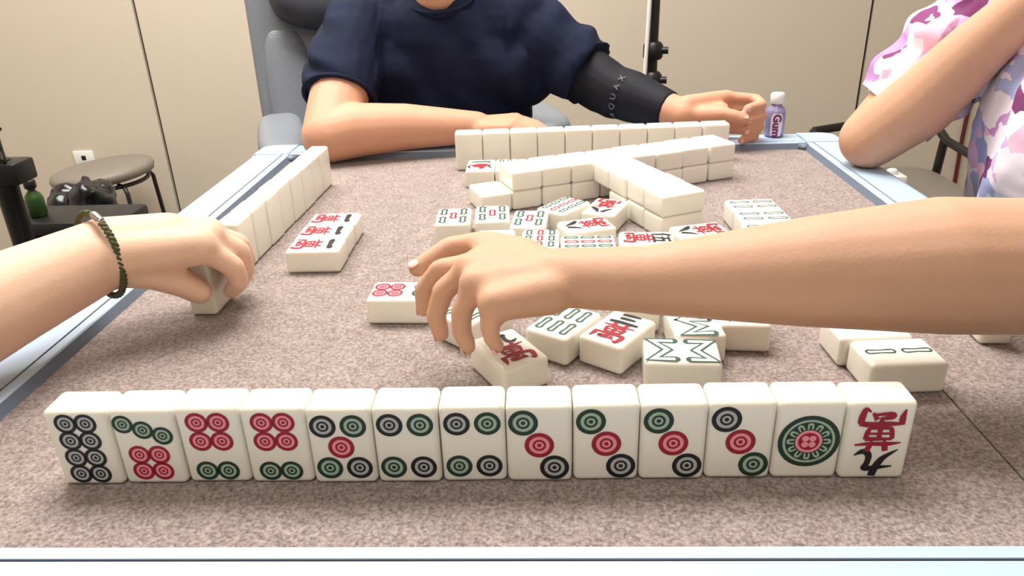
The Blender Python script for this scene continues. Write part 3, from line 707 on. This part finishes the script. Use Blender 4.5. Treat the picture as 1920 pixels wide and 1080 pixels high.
b.capsule((24.5, 12.2, -7), (23.2, 12.0, 3.5), 2.5, 2.3); b.capsule(S_near, (22.4, 12, 5.2), 1.2, 1.4); b.capsule((22.4, 12, 5.2), S_far, 1.4, 1.2); b.capsule((22.6, 12, 5), (22.2, 12, 8.5), 1.2, 1.1)
for k in (-1, 1): b.capsule((24.3, 12 + k * 2, -7.4), (16.4, 12 + k * 2.2, -7.2), 1.8, 1.4); b.capsule((16.4, 12 + k * 2.2, -7.2), (17.0, 12 + k * 2.2, FL + 1.2), 1.3, .85); b.capsule((17.6, 12 + k * 2.2, FL + .6), (15.2, 12 + k * 2.2, FL + .6), .58, .52)
Ph2 = head_and_hair(b, (22.0, 12.0, 9.9), (-1, -.1, -.15), .95)
p2 = blob('person', b, O2, 'skin3', .075, 9)
tag(p2, 'person in a pink and lilac printed shirt, reaching across the table', 'person')
face_parts(p2, O2, Ph2, .95, True); nails(jC, tC, p2, O2, .192, out={4: (-.4, -.5, 1)})
b = MB()
b.capsule((24.2, 12.3, -7.8), (23.0, 12.4, 1.5), 4.7, 4.5, flat=((1, 0, 0), .66)); b.capsule((23.0, 12.4, 1.2), (22.4, 12.0, 4.2), 4.5, 3.2, flat=((1, 0, 0), .66))
b.capsule((20.9, 8.2, 5.0), (22.5, 12, 5.2), 1.55, 1.5); b.capsule((22.5, 12, 5.2), (21.2, 15.8, 5.3), 1.5, 1.55)
b.capsule(S_near, (19.2, 5.4, 4.2), 1.75, 1.75, round1=False)
b.capsule((21.2, 16.0, 5.4), (20.0, 16.5, 3.7), 1.66, 1.72); b.capsule((20.0, 16.5, 3.7), (18.72, 16.75, 1.95), 1.72, 1.5, round1=False)
def fold2(q, n):
    a = .07 * nz(q, .7) + .03 * nz(q, 2.0)
    if q.y > 15.2 and q.z > 1.5: return a + .13 * sin(q.z * 3.4 + q.x * 2.2 + 1.5 * nz(q, .6))
    return a + .16 * sin(q.y * 2.6 + .5 * q.z + 2.6 * nz(q, .35)) * .8
sh2 = blob('shirt', b, O2, 'floral', .085, 6, fold2, p2); sh2['label'] = 'pink, lilac and white printed shirt'
b = MB(); b.lathe((22.3, 12, 5.9), [(1.3, -.3), (1.5, 0), (1.45, .3), (1.3, .35), (1.2, 0)], 'floral', 28); part('collar', b, sh2, O2)
b = MB(); b.capsule((24.6, 12.1, -8.2), (24.3, 12.1, -6.8), 3.4, 3.2, flat=((1, 0, 0), .8))
for k in (-1, 1): b.capsule((24.3, 12 + k * 2, -7.3), (16.4, 12 + k * 2.2, -7.1), 2.1, 1.65); b.capsule((16.4, 12 + k * 2.2, -7.1), (17.0, 12 + k * 2.2, FL + 1.6), 1.55, 1.15, round1=False)
blob('trousers', b, O2, 'trouser', .16, 5, None, p2)

# ---- person on the left: only the arm with the bracelet reaches into view
O3 = (-11.5, 3.5, FL)
b = MB()
WL, EL3, SL = (-2.3, 5.3, 1.9), (-5.6, -.6, 1.25), (-9.6, 4.8, 5.4)
b.capsule(SL, (-7.8, 2.2, 3.5), 1.35, 1.3); b.capsule((-7.8, 2.2, 3.5), EL3, 1.3, 1.1)
b.capsule(EL3, (-4.5, 1.4, 1.45), 1.1, 1.15); b.capsule((-4.5, 1.4, 1.45), (-3.4, 3.35, 1.68), 1.15, .92); b.capsule((-3.4, 3.35, 1.68), WL, .92, .74)
jE = [[(-.42, 5.5, 1.92), (.1, 5.8, 1.32), (.1, 5.95, .9), (-.24, 6.2, .55)], [(-.45, 6.0, 1.92), (.02, 6.45, 1.4), (.02, 6.55, .92), (-.25, 6.7, .5)],
      [(-.65, 6.45, 1.86), (-.18, 6.95, 1.42), (-.12, 7.08, .98), (-.3, 7.15, .6)], [(-1.0, 6.8, 1.74), (-.62, 7.3, 1.4), (-.5, 7.45, 1.05), (-.6, 7.5, .75)]]
tE = [(-1.95, 5.1, 1.72), (-1.38, 5.28, 1.42), (-.98, 5.5, 1.1), (-.72, 5.68, .78)]
hand_prims(b, WL, jE, tE, pr=.46, fr=.235, tk=1.22)
b.capsule(WL, (-1.2, 5.8, 1.95), .76, .62)
b.capsule((-13.5, 3, -7), (-12.2, 3.0, 3.4), 2.6, 2.5); b.capsule(SL, (-11.6, 2.5, 5.0), 1.2, 1.4); b.capsule((-11.6, 2.5, 5.0), (-10.4, -1.6, 4.8), 1.4, 1.2); b.capsule((-11.4, 2.2, 5), (-11.2, 2.2, 8.5), 1.25, 1.1)
b.capsule((-10.4, -1.6, 4.8), (-9.6, -3.2, .2), 1.2, 1.0); b.capsule((-9.6, -3.2, .2), (-9.4, .5, -4.8), 1.0, .65)
for k in (-1, 1): b.capsule((-13.3, 2.5 + k * 2, -7.4), (-6.6, 2.5 + k * 2.2, -7.2), 1.85, 1.45); b.capsule((-6.6, 2.5 + k * 2.2, -7.2), (-7.2, 2.5 + k * 2.2, FL + 1.2), 1.35, .9); b.capsule((-7.8, 2.5 + k * 2.2, FL + .62), (-5.4, 2.5 + k * 2.2, FL + .62), .6, .54)
jF = [[(-9.2, 1.6 + .0, -6.0), (-8.8, 2.0, -6.0), (-8.5, 2.2, -6.0), (-8.3, 2.3, -6.0)], [(-9.0, 1.3, -6.0), (-8.5, 1.6, -6.0), (-8.1, 1.8, -6.0), (-7.9, 1.9, -6.0)],
      [(-8.8, .9, -6.0), (-8.3, 1.15, -6.0), (-8.0, 1.3, -6.0), (-7.8, 1.4, -6.0)], [(-8.6, .5, -6.0), (-8.2, .65, -6.0), (-8.0, .75, -6.0), (-7.85, .8, -6.0)]]
tF = [(-9.6, 1.0, -5.4), (-9.7, 1.6, -5.7), (-9.5, 2.1, -5.9), (-9.3, 2.4, -6.0)]
hand_prims(b, (-9.4, .5, -4.9), jF, tF)
Ph3 = head_and_hair(b, (-10.9, 2.2, 9.9), (1, 0, -.15), .95)
p3 = blob('person', b, O3, 'skin2', .075, 9)
tag(p3, 'person whose bare forearm with a braided bracelet reaches in to grip a standing tile', 'person')
face_parts(p3, O3, Ph3, .95, True); nails(jE, tE, p3, O3)
b = MB(); b.capsule((-13.4, 2.9, -7.8), (-12.5, 2.8, 1.5), 3.9, 3.7, flat=((1, 0, 0), .68)); b.capsule((-12.5, 2.8, 1.2), (-11.8, 2.4, 4.0), 3.8, 2.9, flat=((1, 0, 0), .68))
b.capsule(SL, (-11.7, 2.5, 5.0), 1.55, 1.5); b.capsule((-11.7, 2.5, 5.0), (-10.5, -1.5, 4.7), 1.5, 1.5); b.capsule(SL, (-8.3, 2.9, 4.0), 1.6, 1.55, round1=False); b.capsule((-10.5, -1.5, 4.7), (-9.95, -2.6, 2.0), 1.5, 1.4, round1=False)
blob('shirt', b, O3, 'pinkcloth', .11, 6, lambda q, n: .08 * nz(q, .8), p3)
b = MB(); b.capsule((-13.5, 2.6, -8.2), (-13.3, 2.6, -6.8), 3.4, 3.2, flat=((1, 0, 0), .8))
for k in (-1, 1): b.capsule((-13.3, 2.5 + k * 2, -7.3), (-6.6, 2.5 + k * 2.2, -7.1), 2.15, 1.7); b.capsule((-6.6, 2.5 + k * 2.2, -7.1), (-7.2, 2.5 + k * 2.2, FL + 1.6), 1.6, 1.2, round1=False)
blob('trousers', b, O3, 'trouser', .16, 5, None, p3)
# bracelet round the wrist: two twisted cords and a silver clasp bead
c = Vector((-2.38, 5.16, 1.9)); ax = (Vector(WL) - Vector((-3.4, 3.35, 1.68))).normalized(); ax = (ax + Vector((.15, 0, -.12))).normalized()
e1 = Vector((0, 0, 1)); e1 = (e1 - ax * ax.dot(e1)).normalized(); e2 = ax.cross(e1)
br = link('bracelet', None, p3)
for ph in (0, pi):
    q = MB(); P = []
    for i in range(121):
        t = 2 * pi * i / 120; w_ = 26 * t + ph; rr = .9 + .03 * cos(w_)
        P.append(c + rr * (cos(t) * e1 + sin(t) * e2) + ax * .04 * sin(w_))
    q.tube(P, .045, 'brace', 8); o = part('cord', q, br, O3, 80)
q = MB(); q.capsule(c + .92 * (cos(.45) * e1 + sin(.45) * e2), c + .92 * (cos(.2) * e1 + sin(.2) * e2), .085, .085, 'silver'); part('clasp', q, br, O3, 80, 'small silver clasp')
br['label'] = 'olive braided cord bracelet'

# ================================================================ seating and background
def recliner(origin, rz, label, az=18.6):
    """local frame: x right, y back, z up from the floor, layout units; the sitter faces -y"""
    t = link('recliner_chair', None); t.location = W(*origin); t.rotation_euler.z = rz; tag(t, label, 'chair')
    lm, dm = ('leather', 'leatherdark')
    def add(name, q, parent=t, ang=60, lab=None):
        o = link(name, q.mesh(name, raw=True), parent); smooth_by_angle(o, ang)
        if lab: o['label'] = lab
        return o
    q = MB(); q.sell((0, -.5, 9.0), (5.6, 6.0, 1.6), lm, .35); add('seat', q)
    R = Matrix.Rotation(radians(-14), 3, 'X')
    q = MB(); q.sell((0, 7.6, 19.5), (7.2, 1.35, 10.5), lm, .3, rot=R); bk = add('backrest', q)
    for sx in (-1, 1):
        q = MB(); q.sell((sx * 5.4, 6.55, 17.0), (1.35, 1.3, 6.6), lm, .5, rot=R); add('side_bolster', q, bk)
    q = MB(); q.sell((0, 6.55, 15.8), (4.3, 1.25, 5.4), lm, .4, rot=R); add('back_cushion', q, bk)
    q = MB(); q.sell((0, 7.6, 26.6), (6.0, 1.9, 3.6), dm, .45, rot=R); add('head_cushion', q, bk, lab='charcoal head cushion')
    for sx in (-1, 1):
        q = MB(); q.sell((sx * 6.3, 1.2, az), (1.15, 4.4, .85), lm, .55); ar = add('armrest', q)
        q = MB(); q.box(sx * 6.3 - .4, sx * 6.3 + .4, -1.5, 3.5, 8.2, az - .5, dm, .2); add('arm_support', q, ar)
    q = MB(); q.lathe((0, 0, 0), [(.7, 2.2), (.7, 8.2)], 'blackmetal', 20); add('column', q)
    for k in range(5):
        a = 2 * pi * k / 5 + .3; q = MB(); q.tube([(.5 * cos(a), .5 * sin(a), 2.4), (5.2 * cos(a), 5.2 * sin(a), 1.5)], [.5, .35], 'blackmetal', 10); lg = add('base_leg', q)
        q = MB(); q.lathe((5.2 * cos(a), 5.2 * sin(a) + .3, .75), [(.72, -.3), (.75, 0), (.72, .3)], 'dark', 18, Matrix.Rotation(pi / 2, 3, 'X')); add('caster', q, lg)
    return t
recliner((.7, 27.7, FL), radians(19), 'grey leather recliner chair behind the navy-shirted person')
recliner((25.4, 12.3, FL), radians(-90), 'grey leather recliner chair under the pink-shirted person', 16.8)
recliner((-14.3, 2.8, FL), radians(90), 'grey leather recliner chair under the person with the bracelet')

# stool by the wall
SX, SY, SZ = -28.6, 49.3, -7.85; so = (SX, SY, FL)
t = thing('round_stool', so, 'round taupe padded stool with thin black metal legs by the wall', 'stool')
q = MB(); q.lathe((SX, SY, SZ), [(0.05, -.95), (3.4, -.95), (3.8, -.8), (3.92, -.4), (3.8, -.1), (3.3, .08), (2.0, .14), (.05, .16)], 'stool', 48, Matrix.Rotation(radians(-5), 3, 'Y')); part('seat', q, t, so, 60)
q = MB(); q.tube([(SX + 3.3 * cos(a), SY + 3.3 * sin(a), SZ - 1.1) for a in [2 * pi * i / 40 for i in range(41)]], .16, 'blackmetal', 8); part('seat_ring', q, t, so, 60)
for k in range(4):
    a = pi / 4 + k * pi / 2 + .1; q = MB()
    q.tube([(SX + 2.6 * cos(a), SY + 2.6 * sin(a), SZ - 1.1), (SX + 3.6 * cos(a), SY + 3.6 * sin(a), SZ - 1.15), (SX + 3.9 * cos(a), SY + 3.9 * sin(a), SZ - 1.6), (SX + 4.4 * cos(a), SY + 4.4 * sin(a), FL)], .17, 'blackmetal', 8); part('leg', q, t, so, 60)
# lamp stand with a clamp on the left edge
so = (-18.4, 25.0, FL)
t = thing('light_stand', so, 'black tripod light stand with a square clamp, at the edge of the black bags', 'stand')
q = MB(); q.tube([(-18.75, 25, FL + 3), (-18.75, 25, -1.0)], .52, 'dark', 14); part('lower_pole', q, t, so)
q = MB(); q.tube([(-18.75, 25, -1.0), (-18.75, 25, 26)], .34, 'blackmetal', 12); part('upper_pole', q, t, so)
q = MB(); q.box(-19.6, -17.55, 24.2, 25.8, -2.1, -1.05, 'dark', .15); cl = part('clamp', q, t, so)
q = MB(); q.box(-18.6, -18.2, 24.1, 24.3, -1.05, -.9, 'white', .03); part('label_tag', q, cl, so)
for k in range(3):
    a = 2 * pi * k / 3 + .5; q = MB(); q.tube([(-18.75 + .4 * cos(a), 25 + .4 * sin(a), FL + 8), (-18.75 + 3.6 * cos(a), 25 + 3.6 * sin(a), FL + .2)], .22, 'blackmetal', 8); part('leg', q, t, so)
q = MB(); q.tube([(-18.5 + .5 * cos(i * .5), 24.6 + .3 * sin(i * .9), .6 - i * .12) for i in range(20)], .07, 'dark', 6); part('cable', q, t, so)
# second stand with a white cable behind the black sleeve
so = (13.9, 40, FL)
t = thing('light_stand', so, 'slim black pole stand with a white cable hanging beside it, before the beige wall', 'stand')
q = MB(); q.tube([(13.95, 40, FL + 2), (13.9, 40, 1.3)], .36, 'blackmetal', 12); part('lower_pole', q, t, so)
q = MB(); q.tube([(13.95, 40, 1.2), (14.05, 40, 24)], .3, 'blackmetal', 12); part('upper_pole', q, t, so)
for z in (1.2, -.6):
    q = MB(); q.lathe((13.95, 40, z), [(.5, -.55), (.62, -.4), (.62, .3), (.45, .5)], 'dark', 16); kn = part('collar', q, t, so)
    q = MB(); q.tube([(14.3, 39.8, z), (14.85, 39.7, z)], .22, 'dark', 10); part('knob', q, kn, so)
for k in range(3):
    a = 2 * pi * k / 3 + .2; q = MB(); q.tube([(13.95 + .3 * cos(a), 40 + .3 * sin(a), FL + 7), (13.95 + 5.5 * cos(a), 40 + 5.5 * sin(a), FL + .2)], .2, 'blackmetal', 8); part('leg', q, t, so)
P = [(13.45 + .14 * sin(z * .22), 39.55, z) for z in [22 - .8 * i for i in range(31)]]
q = MB(); q.tube(P, .13, 'cable', 8); part('cable', q, t, so, 80, 'white cable')
# black bin with a bag, black case, green bottle beside the stand
so = (-26.3, 41.4, FL)
t = thing('waste_bin', so, 'black waste bin with a crumpled black bag beneath the round stool', 'bin')
q = MB(); q.lathe(so, [(2.0, 0), (2.55, 9.0), (2.65, 9.1), (2.5, 9.2)], 'dark', 28); part('bin_body', q, t, so)
q = MB()
for k in range(9): a = k * .7; q.capsule((so[0] + 1.3 * cos(a), so[1] + 1.3 * sin(a), FL + 8.9), (so[0] + 1.5 * cos(a), so[1] + 1.5 * sin(a), FL + 10.8 + .6 * sin(k * 2.1)), 1.15, .65)
blob('bin_bag', q, so, 'bag', .2, 3, lambda p, n: .3 * nz(p, 1.3), t)
so = (-22.4, 36.0, FL)
q = MB()
for k in range(7): a = k * .9; q.capsule((so[0] + 1.2 * cos(a), so[1] + 1.1 * sin(a), FL + 2), (so[0] + 1.2 * cos(a), so[1] + 1.0 * sin(a), FL + 12.6 + .8 * sin(k * 2.3)), 1.35, .95)
q.capsule((so[0], so[1], FL + 11.5), (so[0] + .7, so[1], FL + 14.2), 1.2, .4)
bg = blob('rubbish_bag', q, so, 'bag', .22, 3, lambda p, n: .3 * nz(p, .9) + .12 * nz(p, 3), None); tag(bg, 'large crumpled black plastic bag standing between the light stand and the round stool', 'bag')
so = (-18.6, 31.0, FL)
t = thing('storage_case', so, 'black storage case on the floor behind the light stand', 'case')
q = MB(); q.box(-22.4, -16.4, 29.4, 32.6, FL, FL + 13.0, 'dark', .3); part('case_body', q, t, so)
q = MB(); q.box(-22.5, -16.3, 29.3, 32.7, FL + 13.0, FL + 13.8, 'dark', .25); part('case_lid', q, t, so)
so = (-21.6, 30.6, FL + 13.8)
t = thing('drink_bottle', so, 'green plastic bottle standing on the black storage case', 'bottle')
q = MB(); q.lathe(so, [(.4, 0), (.48, .1), (.48, 1.0), (.42, 1.25), (.2, 1.5), (.2, 1.7)], 'greenp', 20); part('bottle_body', q, t, so, 50)
q = MB(); q.lathe((so[0], so[1], so[2] + 1.65), [(.3, 0), (.32, .1), (.32, .4), (.28, .45)], 'dark', 16); part('cap', q, t, so, 50)
# wall socket behind the stool, dark red cord behind the pink shirt
so = (-33.3, WY, -8.6)
t = thing('wall_socket', so, 'small white wall socket plate just above the round stool', 'socket')
q = MB(); q.box(-34.2, -32.4, WY - .2, WY, -9.2, -7.9, 'white', .08); part('plate', q, t, so)
q = MB(); q.box(-33.5, -33.1, WY - .22, WY - .19, -8.7, -8.3, 'dark', .02); part('outlet', q, t, so)
P = [(42.35 + .1 * sin(i * .4), WY - .15, 2 - i * .8) for i in range(27)]
q = MB(); q.tube(P, .16, 'redcord', 8); solid('cord', q, (42.3, WY, FL), 'dark red cord hanging down the beige wall behind the pink-shirted person', 'cord')
# side chair with a white box near the right wall
so = (31.0, 41.5, FL)
t = thing('side_chair', so, 'low dark side chair with a curved black arm tube near the wall', 'chair')
q = MB(); q.sell((31, 41.5, FL + 10.6), (4.2, 4.2, .9), 'stool', .4); part('seat', q, t, so, 60)
q = MB(); q.tube([(26.6, 45.8, FL + 14), (29, 46.3, FL + 14.2), (33, 46.3, FL + 14.2), (35.4, 45.8, FL + 14)], .3, 'blackmetal', 10); part('backrest', q, t, so, 60)
for sx in (-1, 1):
    q = MB(); q.tube([(31 + sx * 4.5, 37.5, FL), (31 + sx * 4.5, 37.6, FL + 11.5), (31 + sx * 4.5, 38.2, FL + 12.6), (31 + sx * 4.5, 40, FL + 13.2), (31 + sx * 4.5, 44.5, FL + 13.4), (31 + sx * 4.4, 45.8, FL + 14)], .3, 'blackmetal', 10); part('arm_tube', q, t, so, 60)
    q = MB(); q.tube([(31 + sx * 4.5, 44.8, FL + 13.3), (31 + sx * 4.5, 46, FL)], .3, 'blackmetal', 10); part('leg', q, t, so, 60)
so = (29.9, 39.6, FL + 11.5)
t = thing('tissue_box', so, 'white tissue box lying on the dark side chair', 'box')
q = MB(); q.box(29.0, 30.6, 39.0, 40.2, FL + 11.52, FL + 12.5, 'white', .1); part('carton', q, t, so)
q = MB(); q.sell((29.8, 39.6, FL + 12.6), (.35, .25, .3), 'white', .7); part('tissue', q, t, so, 80)
# little gum bottle on the far rim
GB = (16.12, 20.95, HR + .01)
t = thing('gum_bottle', GB, 'small lilac gum bottle with a white cap on the far rim beside the fist', 'bottle')
q = MB(); q.lathe(GB, [(.3, 0), (.37, .06), (.37, .95), (.33, 1.08), (.2, 1.2), (.19, 1.3)], 'purple', 24); bd = part('bottle_body', q, t, GB, 50)
q = MB(); q.lathe((GB[0], GB[1], GB[2] + 1.28), [(.24, 0), (.26, .04), (.27, .34), (.23, .4)], 'white', 20); part('cap', q, t, GB, 50)
q = MB(); n = 10
for i in range(n):
    pass
vs = []; fs = []
for j, z in enumerate((.06, .2, .5, .8, .95)):
    hw = (.5, .62, .62, .62, .42)[j]
    for i in range(n + 1):
        a = -pi / 2 - .1 + hw * (-1 + 2 * i / n); vs.append((GB[0] + .378 * cos(a), GB[1] + .378 * sin(a), GB[2] + z))
for j in range(4):
    for i in range(n): k = j * (n + 1) + i; fs.append([k, k + 1, k + n + 2, k + n + 1])
q.add(vs, fs, 'labelw'); lb_ = part('paper_label', q, bd, GB, 60)
text_mesh('label_text', 'Gum', .44, 'gumtext', (GB[0] - .05, GB[1] - .392, GB[2] + .48), (0, 0, -1), (1, 0, 0), bd, GB, bold=.03)
